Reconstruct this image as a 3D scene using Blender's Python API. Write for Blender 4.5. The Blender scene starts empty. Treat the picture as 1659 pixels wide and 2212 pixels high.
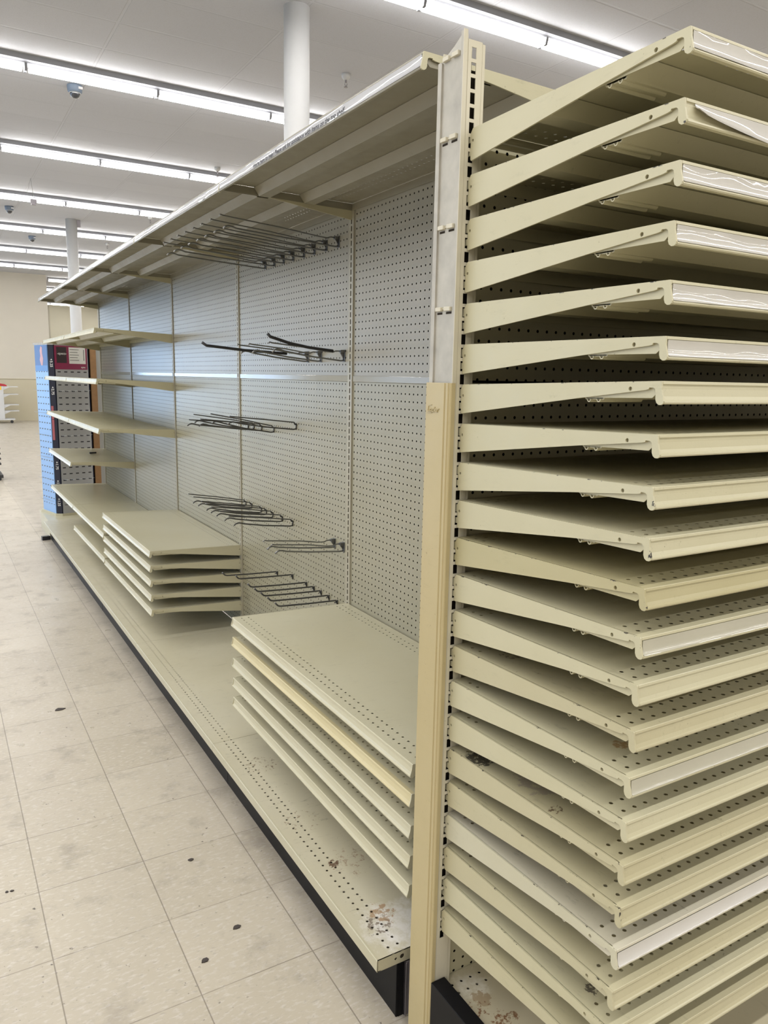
import bpy, bmesh, math, random
from mathutils import Vector, Matrix
from mathutils.geometry import tessellate_polygon
I = 0.0254                       # everything below is laid out in inches
SC = bpy.context.scene
COL = SC.collection
random.seed(7)

# ------------------------------------------------------------------ camera
cam_d = bpy.data.cameras.new('camera'); cam = bpy.data.objects.new('camera', cam_d); COL.objects.link(cam)
yaw, pitch, roll, FPX = 0.5370, -0.1753, 0.0196, 1638.43
fw = Vector((math.sin(yaw)*math.cos(pitch), math.cos(yaw)*math.cos(pitch), math.sin(pitch)))
rt = fw.cross(Vector((0, 0, 1))).normalized(); up = rt.cross(fw)
r2 = rt*math.cos(roll)+up*math.sin(roll); u2 = -rt*math.sin(roll)+up*math.cos(roll)
M = Matrix((( r2.x, u2.x, -fw.x), (r2.y, u2.y, -fw.y), (r2.z, u2.z, -fw.z))).to_4x4()
M.translation = Vector((-35.24*I, -47.57*I, 60.18*I))
cam.matrix_world = M
cam_d.sensor_fit = 'HORIZONTAL'; cam_d.sensor_width = 36.0; cam_d.lens = FPX/1659*36
cam_d.clip_start = 0.02; cam_d.clip_end = 200
SC.camera = cam

# ------------------------------------------------------------------ light and exposure
SC.view_settings.view_transform = 'Standard'; SC.view_settings.look = 'None'
SC.view_settings.gamma = 1; SC.view_settings.exposure = 0.93
SC.view_settings.use_curve_mapping = False
try:
    SC.cycles.use_denoising = True
    SC.cycles.max_bounces = 10; SC.cycles.diffuse_bounces = 5; SC.cycles.transparent_max_bounces = 12
    SC.cycles.sample_clamp_indirect = 6
except Exception: pass
wd = bpy.data.worlds.new('world'); SC.world = wd; wd.use_nodes = True
wd.node_tree.nodes['Background'].inputs[0].default_value = (0.55, 0.70, 1.0, 1)
wd.node_tree.nodes['Background'].inputs[1].default_value = 1.0
ZC = 174.0                       # ceiling height
TUBE = 10.5                      # radiance of the fluorescent tubes
TCOL = (1.0, 0.985, 0.968)
def area(name, loc, rot, sx, sy, radiance, color):
    l = bpy.data.lights.new(name, 'AREA'); l.shape = 'RECTANGLE'; l.size = sx*I; l.size_y = sy*I
    l.energy = radiance*math.pi*sx*I*sy*I; l.color = color
    o = bpy.data.objects.new(name, l); o.location = [v*I for v in loc]; o.rotation_euler = rot
    COL.objects.link(o); return o
# rows of tubes outside the frame (the ones in the frame are real fixtures further down)
for Y, x0, x1 in [(-317,-400,600), (-197,-400,600), (-77,-400,600), (43,-400,600), (163,-400,50), (163,245,600), (283,-400,-46), (283,150,600),
                  (403,-400,0), (403,150,600), (523,-400,0), (523,150,600), (643,-400,0), (643,150,600), (763,-400,0), (763,150,600), (883,-400,0), (883,150,600), (1121,200,600), (1001,225,600), (1241,100,600), (1361,275,600)]:
    area('tube_row_light', ((x0+x1)/2, Y, ZC-4.2), (0, 0, 0), x1-x0, 3.2, 35.0, TCOL)
area('window_daylight', (-428, 480, 66), (0, math.radians(-90), 0), 110, 700, 0.9, (0.50, 0.72, 1.0))
area('window_daylight', (-250, 974, 66), (math.radians(-90), 0, 0), 240, 110, 2.6, (0.50, 0.72, 1.0))

# ------------------------------------------------------------------ helpers
def tag(o, label=None, cat=None, group=None, kind=None):
    if label: o['label'] = label
    if cat: o['category'] = cat
    if group: o['group'] = group
    if kind: o['kind'] = kind
    return o
def empty(name, loc=(0, 0, 0), rz=0, **k):
    o = bpy.data.objects.new(name, None); o.empty_display_size = .05
    o.location = [v*I for v in loc]; o.rotation_euler = (0, 0, rz); COL.objects.link(o)
    return tag(o, **k)
class MB:
    def __init__(s): s.v = []; s.f = []; s.m = []; s.sm = []
    def add(s, vs, fs, m=0, smooth=False):
        b = len(s.v); s.v += [tuple(v) for v in vs]
        for f in fs: s.f.append([b+i for i in f]); s.m.append(m); s.sm.append(smooth)
        return s
    def box(s, x0, x1, y0, y1, z0, z1, m=0):
        v = [(x, y, z) for z in (z0, z1) for y in (y0, y1) for x in (x0, x1)]
        return s.add(v, [(0,2,3,1), (4,5,7,6), (0,1,5,4), (2,6,7,3), (0,4,6,2), (1,3,7,5)], m)
    def prism(s, loops, a0, a1, axis='x', m=0):
        """outline loops (first outer, others holes) of 2D points, extruded along an axis"""
        def P(p, a):
            return (a, p[0], p[1]) if axis == 'x' else ((p[0], a, p[1]) if axis == 'y' else (p[0], p[1], a))
        flat = [p for l in loops for p in l]; n = len(flat)
        tris = tessellate_polygon([[Vector((p[0], p[1], 0)) for p in l] for l in loops])
        vs = [P(p, a0) for p in flat]+[P(p, a1) for p in flat]
        fs = [tuple(t) for t in tris]+[tuple(n+i for i in reversed(t)) for t in tris]
        b = 0
        for l in loops:
            k = len(l)
            for i in range(k):
                j = (i+1) % k; fs.append((b+i, b+j, n+b+j, n+b+i))
            b += k
        return s.add(vs, fs, m)
    def cyl(s, c, r, h, n=20, axis='z', r2=None, m=0, smooth=True):
        r2 = r if r2 is None else r2; vs = []
        for k, (rr, a) in enumerate(((r, 0), (r2, h))):
            for i in range(n):
                t = 2*math.pi*i/n; u, v = rr*math.cos(t), rr*math.sin(t)
                vs.append({'z': (c[0]+u, c[1]+v, c[2]+a), 'x': (c[0]+a, c[1]+u, c[2]+v), 'y': (c[0]+u, c[1]+a, c[2]+v)}[axis])
        s.add(vs, [(i, (i+1) % n, n+(i+1) % n, n+i) for i in range(n)], m, smooth)
        return s.add(vs, [tuple(range(n-1, -1, -1)), tuple(range(n, 2*n))], m)
    def lathe(s, c, prof, n=24, m=0):
        vs = [(c[0]+r*math.cos(2*math.pi*i/n), c[1]+r*math.sin(2*math.pi*i/n), c[2]+z) for r, z in prof for i in range(n)]
        fs = [(k*n+i, k*n+(i+1) % n, (k+1)*n+(i+1) % n, (k+1)*n+i) for k in range(len(prof)-1) for i in range(n)]
        return s.add(vs, fs, m, True)
    def tube(s, path, r, n=8, m=0):
        P = [Vector(p) for p in path]; vs = []
        for i, p in enumerate(P):
            d = (P[min(i+1, len(P)-1)]-P[max(i-1, 0)]).normalized()
            a = d.cross(Vector((0, 0, 1))); a = a.normalized() if a.length > .01 else Vector((1, 0, 0)); b = d.cross(a)
            for k in range(n):
                t = 2*math.pi*k/n; vs.append(p+a*r*math.cos(t)+b*r*math.sin(t))
        fs = [(i*n+k, i*n+(k+1) % n, (i+1)*n+(k+1) % n, (i+1)*n+k) for i in range(len(P)-1) for k in range(n)]
        s.add(vs, fs, m, True)
        return s.add(vs, [tuple(range(n)), tuple(range(len(vs)-1, len(vs)-n-1, -1))], m)
    def mesh(s, name):
        me = bpy.data.meshes.new(name); me.from_pydata([(a*I, b*I, c*I) for a, b, c in s.v], [], s.f)
        bm = bmesh.new(); bm.from_mesh(me)
        for f, m, sm in zip(bm.faces, s.m, s.sm): f.material_index = m; f.smooth = sm
        bmesh.ops.remove_doubles(bm, verts=bm.verts, dist=1e-6)
        bmesh.ops.recalc_face_normals(bm, faces=bm.faces); bm.to_mesh(me); bm.free()
        return me
    def build(s, name, mats, parent=None, loc=None, **k):
        me = s.mesh(name)
        for m in (mats if isinstance(mats, (list, tuple)) else [mats]): me.materials.append(m)
        return link(name, me, parent, loc, **k)
def link(name, me, parent=None, loc=None, **k):
    o = bpy.data.objects.new(name, me); COL.objects.link(o); o.parent = parent
    if loc: o.location = [v*I for v in loc]
    return tag(o, **k)
def bevel(o, w=0.03, seg=2):
    b = o.modifiers.new('bevel', 'BEVEL'); b.width = w*I; b.segments = seg; b.limit_method = 'ANGLE'; b.angle_limit = .6; return o
def text_mesh(s, size, mat, shear=0.0, bold=0.0, extrude=.004):
    c = bpy.data.curves.new('lettering', 'FONT'); c.body = s; c.size = size*I; c.shear = shear; c.offset = bold*I
    c.extrude = extrude*I; c.align_x = 'LEFT'; c.resolution_u = 3
    o = bpy.data.objects.new('tmp', c); COL.objects.link(o)
    bpy.context.view_layer.update()
    me = bpy.data.meshes.new_from_object(o.evaluated_get(bpy.context.evaluated_depsgraph_get()))
    bpy.data.objects.remove(o); me.materials.clear(); me.materials.append(mat); return me
def orient(o, x, y, loc):
    x = Vector(x); y = Vector(y); z = x.cross(y)
    m = Matrix(((x.x, y.x, z.x), (x.y, y.y, z.y), (x.z, y.z, z.z))).to_4x4(); m.translation = Vector([v*I for v in loc])
    o.matrix_world = m; return o

# ------------------------------------------------------------------ materials
def nodes(name):
    m = bpy.data.materials.new(name); m.use_nodes = True; nt = m.node_tree
    return m, nt, nt.nodes, nt.links, nt.nodes['Principled BSDF']
class N:
    """small helper to write node maths as expressions"""
    def __init__(s, nt): s.nt = nt
    def _in(s, nd, i, v):
        if v is None: return
        if isinstance(v, (int, float)): nd.inputs[i].default_value = v
        elif isinstance(v, tuple): nd.inputs[i].default_value = v
        else: s.nt.links.new(v, nd.inputs[i])
    def math(s, op, a, b=None, c=None, clamp=False):
        nd = s.nt.nodes.new('ShaderNodeMath'); nd.operation = op; nd.use_clamp = clamp
        s._in(nd, 0, a); s._in(nd, 1, b); s._in(nd, 2, c); return nd.outputs[0]
    def coord(s, kind='Object'):
        return s.nt.nodes.new('ShaderNodeTexCoord').outputs[kind]
    def scale(s, vec, sc, off=(0, 0, 0)):
        nd = s.nt.nodes.new('ShaderNodeMapping'); s.nt.links.new(vec, nd.inputs[0])
        nd.inputs['Scale'].default_value = sc if isinstance(sc, tuple) else (sc, sc, sc); nd.inputs['Location'].default_value = off; return nd.outputs[0]
    def xyz(s, vec):
        nd = s.nt.nodes.new('ShaderNodeSeparateXYZ'); s.nt.links.new(vec, nd.inputs[0]); return nd.outputs
    def comb(s, x, y, z):
        nd = s.nt.nodes.new('ShaderNodeCombineXYZ'); s._in(nd, 0, x); s._in(nd, 1, y); s._in(nd, 2, z); return nd.outputs[0]
    def noise(s, vec, sc, detail=4, rough=.55):
        nd = s.nt.nodes.new('ShaderNodeTexNoise'); s.nt.links.new(vec, nd.inputs['Vector'])
        nd.inputs['Scale'].default_value = sc; nd.inputs['Detail'].default_value = detail; nd.inputs['Roughness'].default_value = rough; return nd.outputs[0]
    def ramp(s, v, a, b, c0=0.0, c1=1.0):
        nd = s.nt.nodes.new('ShaderNodeMapRange'); nd.clamp = True
        s._in(nd, 0, v); nd.inputs[1].default_value = a; nd.inputs[2].default_value = b; nd.inputs[3].default_value = c0; nd.inputs[4].default_value = c1; return nd.outputs[0]
    def mix(s, f, a, b):
        nd = s.nt.nodes.new('ShaderNodeMix'); nd.data_type = 'RGBA'
        s._in(nd, 0, f)
        for i, v in ((6, a), (7, b)):
            if isinstance(v, tuple): nd.inputs[i].default_value = (v+(1,))[:4]
            else: s.nt.links.new(v, nd.inputs[i])
        return nd.outputs[2]
    def white(s, vec):
        nd = s.nt.nodes.new('ShaderNodeTexWhiteNoise'); s.nt.links.new(vec, nd.inputs[0]); return nd.outputs[0]
    def objrand(s): return s.nt.nodes.new('ShaderNodeObjectInfo').outputs['Random']
    def bump(s, h, dist=.001, strength=.5):
        nd = s.nt.nodes.new('ShaderNodeBump'); nd.inputs['Strength'].default_value = strength; nd.inputs['Distance'].default_value = dist
        s.nt.links.new(h, nd.inputs['Height']); return nd.outputs[0]
def plain(name, col, rough=.5, metal=0.0, emit=None, es=1.0, vary=0.0, coat=0.0, ior=None):
    m, nt, nd, lk, b = nodes(name); n = N(nt)
    b.inputs['Roughness'].default_value = rough; b.inputs['Metallic'].default_value = metal
    if coat: b.inputs['Coat Weight'].default_value = coat; b.inputs['Coat Roughness'].default_value = .08
    v = n.noise(n.coord(), 25, 3)
    d = tuple(c*(1-vary-.04) for c in col)
    lk.new(n.mix(v, tuple(col), d), b.inputs['Base Color'])
    if emit: b.inputs['Emission Color'].default_value = emit+(1,); b.inputs['Emission Strength'].default_value = es
    return m
def holes_alpha(n, nt, hole, b):
    """hole: 1 where there is a hole -> see-through"""
    out = nt.nodes['Material Output']; tr = nt.nodes.new('ShaderNodeBsdfTransparent'); mx = nt.nodes.new('ShaderNodeMixShader')
    nt.links.new(hole, mx.inputs[0]); nt.links.new(b.outputs[0], mx.inputs[1]); nt.links.new(tr.outputs[0], mx.inputs[2]); nt.links.new(mx.outputs[0], out.inputs[0])
def painted(name, col, rough=.38, grime=.35, spots=.5, perf=None, peg=None, streak=.0, patches=None, even=False, edge=False):
    """powder coated sheet steel: faint mottling, dark smears, rust specks, optional punched holes"""
    m, nt, nd, lk, b = nodes(name); n = N(nt)
    oc = n.coord(); ri = n.objrand()
    sh = n.math('MULTIPLY', ri, 37.0); xyz = n.xyz(oc)
    co = n.comb(n.math('ADD', xyz[0], sh), n.math('ADD', xyz[1], sh), n.math('ADD', xyz[2], sh))
    big = n.noise(co, 3.0, 3); mid = n.noise(co, 14, 5, .65); fine = n.noise(co, 110, 4, .7); sm = n.noise(n.scale(co, (30, 7, 30)), 3.0, 5, .7)
    c = n.mix(n.ramp(big, .35, .65), tuple(col), tuple(k*w for k, w in zip(col, (.95, .94, .90))))
    dirt = n.math('MULTIPLY', n.ramp(sm, .56, .75), n.ramp(mid, .42, .62)); dirt = n.math('MULTIPLY', dirt, grime)
    c = n.mix(dirt, c, tuple(k*.42 for k in col))
    sp = n.math('MULTIPLY', n.ramp(fine, .665, .70), n.ramp(mid, .52, .60)); sp = n.math('MULTIPLY', sp, spots)
    c = n.mix(sp, c, (.075, .045, .025))
    if edge:                                      # paint knocked off along the upper edge and the front corner
        em = n.math('MAXIMUM', n.ramp(xyz[2], -.07*I, -.03*I), n.ramp(xyz[1], -(FR-.02)*I, -(FR+.02)*I))
        c = n.mix(n.math('MULTIPLY', em, n.ramp(n.noise(co, 45, 4, .7), .60, .63)), c, (.03, .025, .02))
    if patches:                                   # rust / white bloom with a place of its own on this surface (inches, object space)
        for (px, py, rad, pc, thr, scl) in patches:
            dx = n.math('SUBTRACT', xyz[0], px*I); dy = n.math('SUBTRACT', xyz[1], py*I)
            d = n.math('SQRT', n.math('ADD', n.math('MULTIPLY', dx, dx), n.math('MULTIPLY', dy, dy)))
            fall = n.ramp(d, rad*I*.35, rad*I, 1.0, 0.0); nz = n.noise(oc, scl, 6, .7)
            wd_ = .30 if pc[0] > .6 else .06
            c = n.mix(n.math('MULTIPLY', n.ramp(n.math('ADD', nz, n.math('MULTIPLY', fall, .45)), thr, thr+wd_), .9), c, pc)
    lk.new(c, b.inputs['Base Color'])
    if even: b.inputs['Roughness'].default_value = rough
    else: lk.new(n.ramp(mid, .3, .7, rough-.05, rough+.10), b.inputs['Roughness'])
    b.inputs['Specular IOR Level'].default_value = .5
    lk.new(n.bump(n.noise(oc, 260, 2), .0003, .25), b.inputs['Normal'])
    inch = lambda o: n.math('DIVIDE', o, I)
    if perf:                                      # two hole rows near the front edge, two near the back
        rows, r, ph = perf
        x = inch(xyz[0]); y = inch(xyz[1]); x = n.math('ADD', x, ph)
        dx = n.math('SUBTRACT', x, n.math('ROUND', x)); dm = None
        for ry in rows:
            d = n.math('ABSOLUTE', n.math('SUBTRACT', y, ry)); dm = d if dm is None else n.math('MINIMUM', dm, d)
        d = n.math('SQRT', n.math('ADD', n.math('MULTIPLY', dx, dx), n.math('MULTIPLY', dm, dm)))
        holes_alpha(n, nt, n.math('LESS_THAN', d, r), b)
    if peg:                                       # a full grid of holes; axis = which object axis runs along the panel
        ax, ph, half, zph, z0, z1 = peg
        x = inch(xyz[ax]); z = inch(xyz[2])
        xs = n.math('ADD', x, ph); zs = n.math('ADD', z, zph)
        dx = n.math('SUBTRACT', xs, n.math('ROUND', xs)); dz = n.math('SUBTRACT', zs, n.math('ROUND', zs))
        d = n.math('SQRT', n.math('ADD', n.math('MULTIPLY', dx, dx), n.math('MULTIPLY', dz, dz)))
        h = n.math('LESS_THAN', d, .125)
        h = n.math('MULTIPLY', h, n.math('LESS_THAN', n.math('ABSOLUTE', x), half))
        h = n.math('MULTIPLY', h, n.math('MULTIPLY', n.math('GREATER_THAN', z, z0), n.math('LESS_THAN', z, z1)))
        holes_alpha(n, nt, h, b)
    return m
ALM = (.492, .462, .318)           # the almond coat of most parts
ALM2 = (.50, .472, .340)
TANC = (.56, .48, .30)
FR = 18.5
ER = [-(FR-1.05), -(FR-2.1), -2.1, -1.1]          # hole rows of an 18 inch shelf, from the hook holes forward
TR = [-(19.3-.6), -3.65, -2.65]
P = dict(
    almond=painted('almond_enamel', ALM), almond_perf=painted('almond_enamel_perforated', ALM, perf=(ER, .14, 0), grime=.5),
    ivory=painted('ivory_enamel', (.53, .50, .40), grime=.5, spots=.8), ivory_perf=painted('ivory_enamel_perforated', (.50, .47, .37), perf=(ER, .14, 0), grime=.9, spots=1),
    tan=painted('tan_enamel', (.42, .38, .225), grime=.25, spots=.3), tan_perf=painted('tan_enamel_perforated', (.42, .38, .225), perf=(ER, .14, 0), grime=.5),
    yellow=painted('yellowed_enamel', (.56, .495, .30), grime=.35), clean=painted('clean_almond_enamel', ALM2, rough=.30, even=True, grime=.22, spots=.25),
    clean_perf=painted('clean_almond_perforated', ALM2, rough=.30, even=True, perf=(ER, .125, 0), grime=.3, spots=.5),
    top=painted('shaded_top_enamel', (.25, .232, .175), grime=.2, spots=.2), top_perf=painted('shaded_top_perforated', (.25, .232, .175), perf=(TR, .125, 0), grime=.2, spots=.2),  # almond darkened in the colour for the shade under these shelves
    base=painted('base_deck_enamel', (.51, .478, .362), grime=.55, spots=.9, perf=([-19.2-.0, -20.25], .125, 0)),
    base_near=painted('stained_base_deck_enamel', (.51, .478, .362), grime=.7, spots=1.0, perf=([-19.2, -20.25], .14, 0),
        patches=[(20.8, -17.6, 6.0, (.68, .66, .62), .72, 38), (18.6, -18.4, 3.2, (.36, .24, .14), .92, 55), (20, -19.6, 3.4, (.20, .16, .12), .95, 80), (9.3, -19.0, 1.5, (.09, .04, .02), .88, 90), (9.5, -17.0, 7, (.30, .22, .15), 1.01, 70), (-15, -18.0, 5.5, (.14, .09, .05), 1.0, 75), (0, -18.6, 6, (.20, .14, .09), 1.03, 75), (15, -12.5, 5, (.42, .30, .18), .98, 45)]),
    cover=painted('tan_post_cover', (.44, .365, .20), grime=.15, spots=.5, rough=.45),
    post=painted('post_enamel', (.54, .505, .40), grime=.15, spots=.25),
    kick=plain('black_kick_plate', (.006, .006, .007), .42), galv=plain('worn_galvanised_web', (.50, .475, .41), .5, vary=.4),
    galv2=plain('dull_galvanised_steel', (.30, .28, .30), .4, metal=.6),
    void=plain('hardboard_and_hollow_shade', (.035, .028, .02), .9),  # near-black hardboard; also stands in for shade inside holes and slots
    chrome=plain('bright_zinc_wire', (.26, .265, .27), .3, metal=1.0), dwire=plain('dark_wire', (.10, .10, .10), .35, metal=.7),
    black=plain('black_plastic', (.02, .02, .022), .4), zplate=plain('zinc_plate', (.20, .205, .21), .35, metal=.9),
    white=plain('white_paint', (.56, .56, .55), .5), fixture=plain('fixture_white', (.30, .31, .34), .6),
    tube=plain('lit_fluorescent_tube', (.9, .9, .9), .4, emit=TCOL, es=TUBE), ink=plain('black_ink', (.012, .012, .015), .6),
    paper=plain('white_paper', (.8, .8, .78), .6), clearfilm=None)
P['basecoat'] = painted('base_deck_plain_enamel', (.48, .45, .33), grime=.3, spots=.5)
for m_ in ('kick', 'void'): P[m_].node_tree.nodes['Principled BSDF'].inputs['Specular IOR Level'].default_value = .15
for k_, c_ in (('almond', ALM), ('tan', (.42, .38, .225)), ('ivory', (.50, .475, .355)), ('warm', (.458, .422, .280))):
    P[k_+'_br'] = painted(k_+'_bracket_enamel', c_, grime=.25, spots=.4, edge=True)
P['warm'] = painted('warm_almond_enamel', (.458, .422, .280)); P['warm_perf'] = painted('warm_almond_perforated', (.458, .422, .280), perf=(ER, .14, 0), grime=.5)
for k_, c_, pt in ((15, ALM, [(-20.9, -15.0, 1.3, (.30, .19, .08), .88, 90)]), (17, (.458, .422, .280), [(-23, -2.6, 2.4, (.02, .018, .015), .84, 110), (-23, -11.5, 1.4, (.10, .06, .03), .95, 120), (-21, -8, 4, (.30, .26, .20), .85, 40)]),
                   (21, ALM, [(-22.3, -15.3, 1.2, (.06, .05, .04), .90, 120), (-14, -14, 6, (.22, .20, .16), .92, 60)]), (14, (.458, .422, .280), [(-21, -4, 3, (.10, .07, .04), .95, 90)])):
    P[f'deck{k_}_perf'] = painted(f'marked_deck_enamel', c_, perf=(ER, .14, 0), grime=.6, spots=.8, patches=pt)
def film(name, col, rough=.10, amp=.5):
    """price channel cover: paper behind crinkled clear plastic"""
    m, nt, nd, lk, b = nodes(name); n = N(nt); oc = n.coord()
    ri = n.math('MULTIPLY', n.objrand(), 9.0); xyz = n.xyz(oc); co = n.comb(n.math('ADD', xyz[0], ri), xyz[1], xyz[2])
    b.inputs['Roughness'].default_value = .45; b.inputs['Coat Weight'].default_value = 1.0; b.inputs['Coat Roughness'].default_value = .04
    lk.new(n.mix(n.noise(co, 20), col, tuple(c*.9 for c in col)), b.inputs['Base Color'])
    bp = n.bump(n.noise(n.scale(co, (7, 18, 18)), 1.0, 1), .02, amp*.6); lk.new(bp, b.inputs['Coat Normal'])
    return m
P['film'] = film('clear_price_cover', (.50, .48, .43)); P['film_white'] = film('white_price_cover', (.56, .54, .50), amp=.25); P['run_post'] = painted('run_post_enamel', (.37, .345, .265), grime=.1, spots=.1, even=True); P['rail'] = painted('joint_rail_enamel', (.33, .315, .26), rough=.12, grime=.1, spots=0, even=True); P['film_thin'] = film('thin_price_cover', (.43, .41, .32), amp=.4); P['film_blue'] = film('pale_price_cover', (.46, .46, .475), amp=.3)

# ------------------------------------------------------------------ setting
def floor_mat():
    m, nt, nd, lk, b = nodes('vinyl_composition_tile'); n = N(nt); xyz = n.xyz(n.coord())
    x = n.math('DIVIDE', n.math('SUBTRACT', xyz[0], -28.5*I), 12*I); y = n.math('DIVIDE', n.math('SUBTRACT', xyz[1], 77.1*I), 12*I)
    ix = n.math('FLOOR', x); iy = n.math('FLOOR', y); fx = n.math('SUBTRACT', x, ix); fy = n.math('SUBTRACT', y, iy)
    rnd = n.white(n.comb(ix, iy, 0.0)); rnd2 = n.white(n.comb(iy, ix, 3.0))
    ex = n.math('MINIMUM', fx, n.math('SUBTRACT', 1.0, fx)); ey = n.math('MINIMUM', fy, n.math('SUBTRACT', 1.0, fy))
    wob = n.noise(n.coord(), 6, 3)
    line = n.math('MAXIMUM', n.ramp(ex, .0015, .0075, 1, 0), n.math('MULTIPLY', n.ramp(ey, .0015, .0070, 1, 0), n.ramp(wob, .38, .55, .35, 1)))
    oc = n.coord()
    chips = n.noise(n.scale(oc, (1.0, 2.4, 1)), 42, 4, .6); chips2 = n.noise(n.scale(oc, (1.4, 3.2, 1), (5, 2, 0)), 34, 3, .5)
    big = n.noise(oc, 1.3, 4, .6); mid = n.noise(oc, 7, 5, .65); spk = n.noise(oc, 60, 3, .6); bigb = n.noise(n.scale(oc, 1, (9, 4, 0)), 3.2, 4, .6)
    c = n.mix(rnd, (.46, .412, .325), (.515, .465, .375))
    c = n.mix(n.ramp(chips, .52, .66), c, (.56, .52, .455)); c = n.mix(n.math('MULTIPLY', n.ramp(chips2, .60, .72), .5), c, (.33, .30, .26))
    c = n.mix(n.math('MULTIPLY', n.ramp(big, .40, .70), .28), c, (.30, .265, .215))
    c = n.mix(n.math('MULTIPLY', n.ramp(mid, .54, .74), .50), c, (.25, .22, .18))
    c = n.mix(n.math('MULTIPLY', n.math('MULTIPLY', n.ramp(spk, .66, .72), n.ramp(bigb, .46, .58)), .85), c, (.06, .05, .045))
    # grime against the kick plates, plus their soft shadow painted in
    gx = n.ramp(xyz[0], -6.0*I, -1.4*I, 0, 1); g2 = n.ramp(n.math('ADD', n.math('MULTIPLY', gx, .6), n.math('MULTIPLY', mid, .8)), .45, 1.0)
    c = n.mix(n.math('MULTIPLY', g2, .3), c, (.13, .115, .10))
    c = n.mix(n.math('MULTIPLY', line, .75), c, (.15, .125, .095))
    lk.new(c, b.inputs['Base Color']); lk.new(n.ramp(mid, .3, .75, .26, .48), b.inputs['Roughness'])
    b.inputs['Specular IOR Level'].default_value = .45
    lk.new(n.bump(n.math('SUBTRACT', n.noise(oc, 5, 2), n.math('MULTIPLY', line, .4)), .002, .35), b.inputs['Normal'])
    return m
def ceil_mat():
    m, nt, nd, lk, b = nodes('acoustic_ceiling_tile'); n = N(nt); xyz = n.xyz(n.coord())
    x = n.math('DIVIDE', n.math('SUBTRACT', xyz[0], 27*I), 48*I); y = n.math('DIVIDE', n.math('SUBTRACT', xyz[1], 283*I), 24*I)
    ix = n.math('FLOOR', x); iy = n.math('FLOOR', y); fx = n.math('SUBTRACT', x, ix); fy = n.math('SUBTRACT', y, iy)
    ex = n.math('MULTIPLY', n.math('MINIMUM', fx, n.math('SUBTRACT', 1.0, fx)), 48.0); ey = n.math('MULTIPLY', n.math('MINIMUM', fy, n.math('SUBTRACT', 1.0, fy)), 24.0)
    e = n.math('MINIMUM', ex, ey); rnd = n.white(n.comb(ix, iy, 0.0))
    oc = n.coord(); c = n.mix(rnd, (.475, .48, .505), (.505, .51, .535)); c = n.mix(n.math('MULTIPLY', n.ramp(n.noise(oc, 130, 2), .50, .7), .35), c, (.40, .39, .38))
    c = n.mix(n.ramp(e, .50, .66, 1, 0), c, (.36, .36, .375)); c = n.mix(n.ramp(e, .42, .48, 1, 0), c, (.495, .50, .525))
    lk.new(c, b.inputs['Base Color']); b.inputs['Roughness'].default_value = .9
    lk.new(n.bump(n.ramp(e, .3, .6), .004, .5), b.inputs['Normal']); return m
def wall_mat(name, c0, c1, zsplit):
    m, nt, nd, lk, b = nodes(name); n = N(nt); oc = n.coord(); xyz = n.xyz(oc)
    f = n.math('LESS_THAN', xyz[2], zsplit*I); c = n.mix(f, c0, c1); c = n.mix(n.ramp(n.noise(oc, 2, 4), .4, .8, 0, .3), c, tuple(k*.86 for k in c0))
    lk.new(c, b.inputs['Base Color']); b.inputs['Roughness'].default_value = .55; return m
WM = wall_mat('cream_wall_paint', (.56, .52, .435), (.49, .44, .31), 50.5)
WM2 = wall_mat('pale_yellow_wall_paint', (.62, .59, .47), (.60, .56, .41), 50.5)
MB().box(-430, 640, -430, 1440, -4, 0).build('floor', floor_mat(), kind='structure')
MB().box(-430, 640, -430, 1440, ZC, ZC+4).build('ceiling', ceil_mat(), kind='structure')
def window(name, axis, a, c0, c1, z0, z1, s):
    """sill-to-head glazing set in the wall plane"""
    f = MB(); g = MB(); w = 2.0
    def bx(mb, u0, u1, v0, v1, d0, d1):
        if axis == 'x': mb.box(min(a+d0*s, a+d1*s), max(a+d0*s, a+d1*s), u0, u1, v0, v1)
        else: mb.box(u0, u1, min(a+d0*s, a+d1*s), max(a+d0*s, a+d1*s), v0, v1)
    k = max(1, round((c1-c0)/60)); 
    for i in range(k+1): u = c0+(c1-c0)*i/k; bx(f, u-w/2, u+w/2, z0, z1, -1, 2.5)
    bx(f, c0, c1, z0-w, z0, -1, 3); bx(f, c0, c1, z1, z1+w, -1, 3)
    fr = f.build(name, plain(name+'_frame_metal', (.35, .36, .37), .4, metal=.7), kind='structure')
    bx(g, c0, c1, z0, z1, -.4, -.1); m, nt, nd, lk, b = nodes(name+'_glass'); b.inputs['Transmission Weight'].default_value = 1; b.inputs['Roughness'].default_value = .02; b.inputs['IOR'].default_value = 1.05
    g.build('pane', m, fr)
def wall_with_hole(mb, axis, a0, a1, c0, c1, h0, h1, z0, z1):
    for u0, u1, v0, v1 in ((c0, h0, 0, ZC), (h1, c1, 0, ZC), (h0, h1, 0, z0), (h0, h1, z1, ZC)):
        if axis == 'x': mb.box(a0, a1, u0, u1, v0, v1)
        else: mb.box(u0, u1, a0, a1, v0, v1)
    return mb
wall_with_hole(MB(), 'y', 978, 984, -430, 95, -370, -130, 11, 121).build('wall_back', WM, kind='structure')
wall_with_hole(MB(), 'x', -436, -430, -430, 984, 130, 830, 11, 121).build('wall_left', WM, kind='structure')
window('window_1', 'x', -432, 130, 830, 11, 121, 1); window('window_2', 'y', 980, -370, -130, 11, 121, -1)
MB().box(89, 95, 984, 1424, 0, ZC).build('wall_recess', WM, kind='structure')
MB().box(95, 640, 1424, 1430, 0, ZC).build('wall_far', WM2, kind='structure')
MB().box(640, 646, -430, 1440, 0, ZC).build('wall_right', WM, kind='structure')
MB().box(-430, 640, -436, -430, 0, ZC).build('wall_front', WM, kind='structure')
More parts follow.
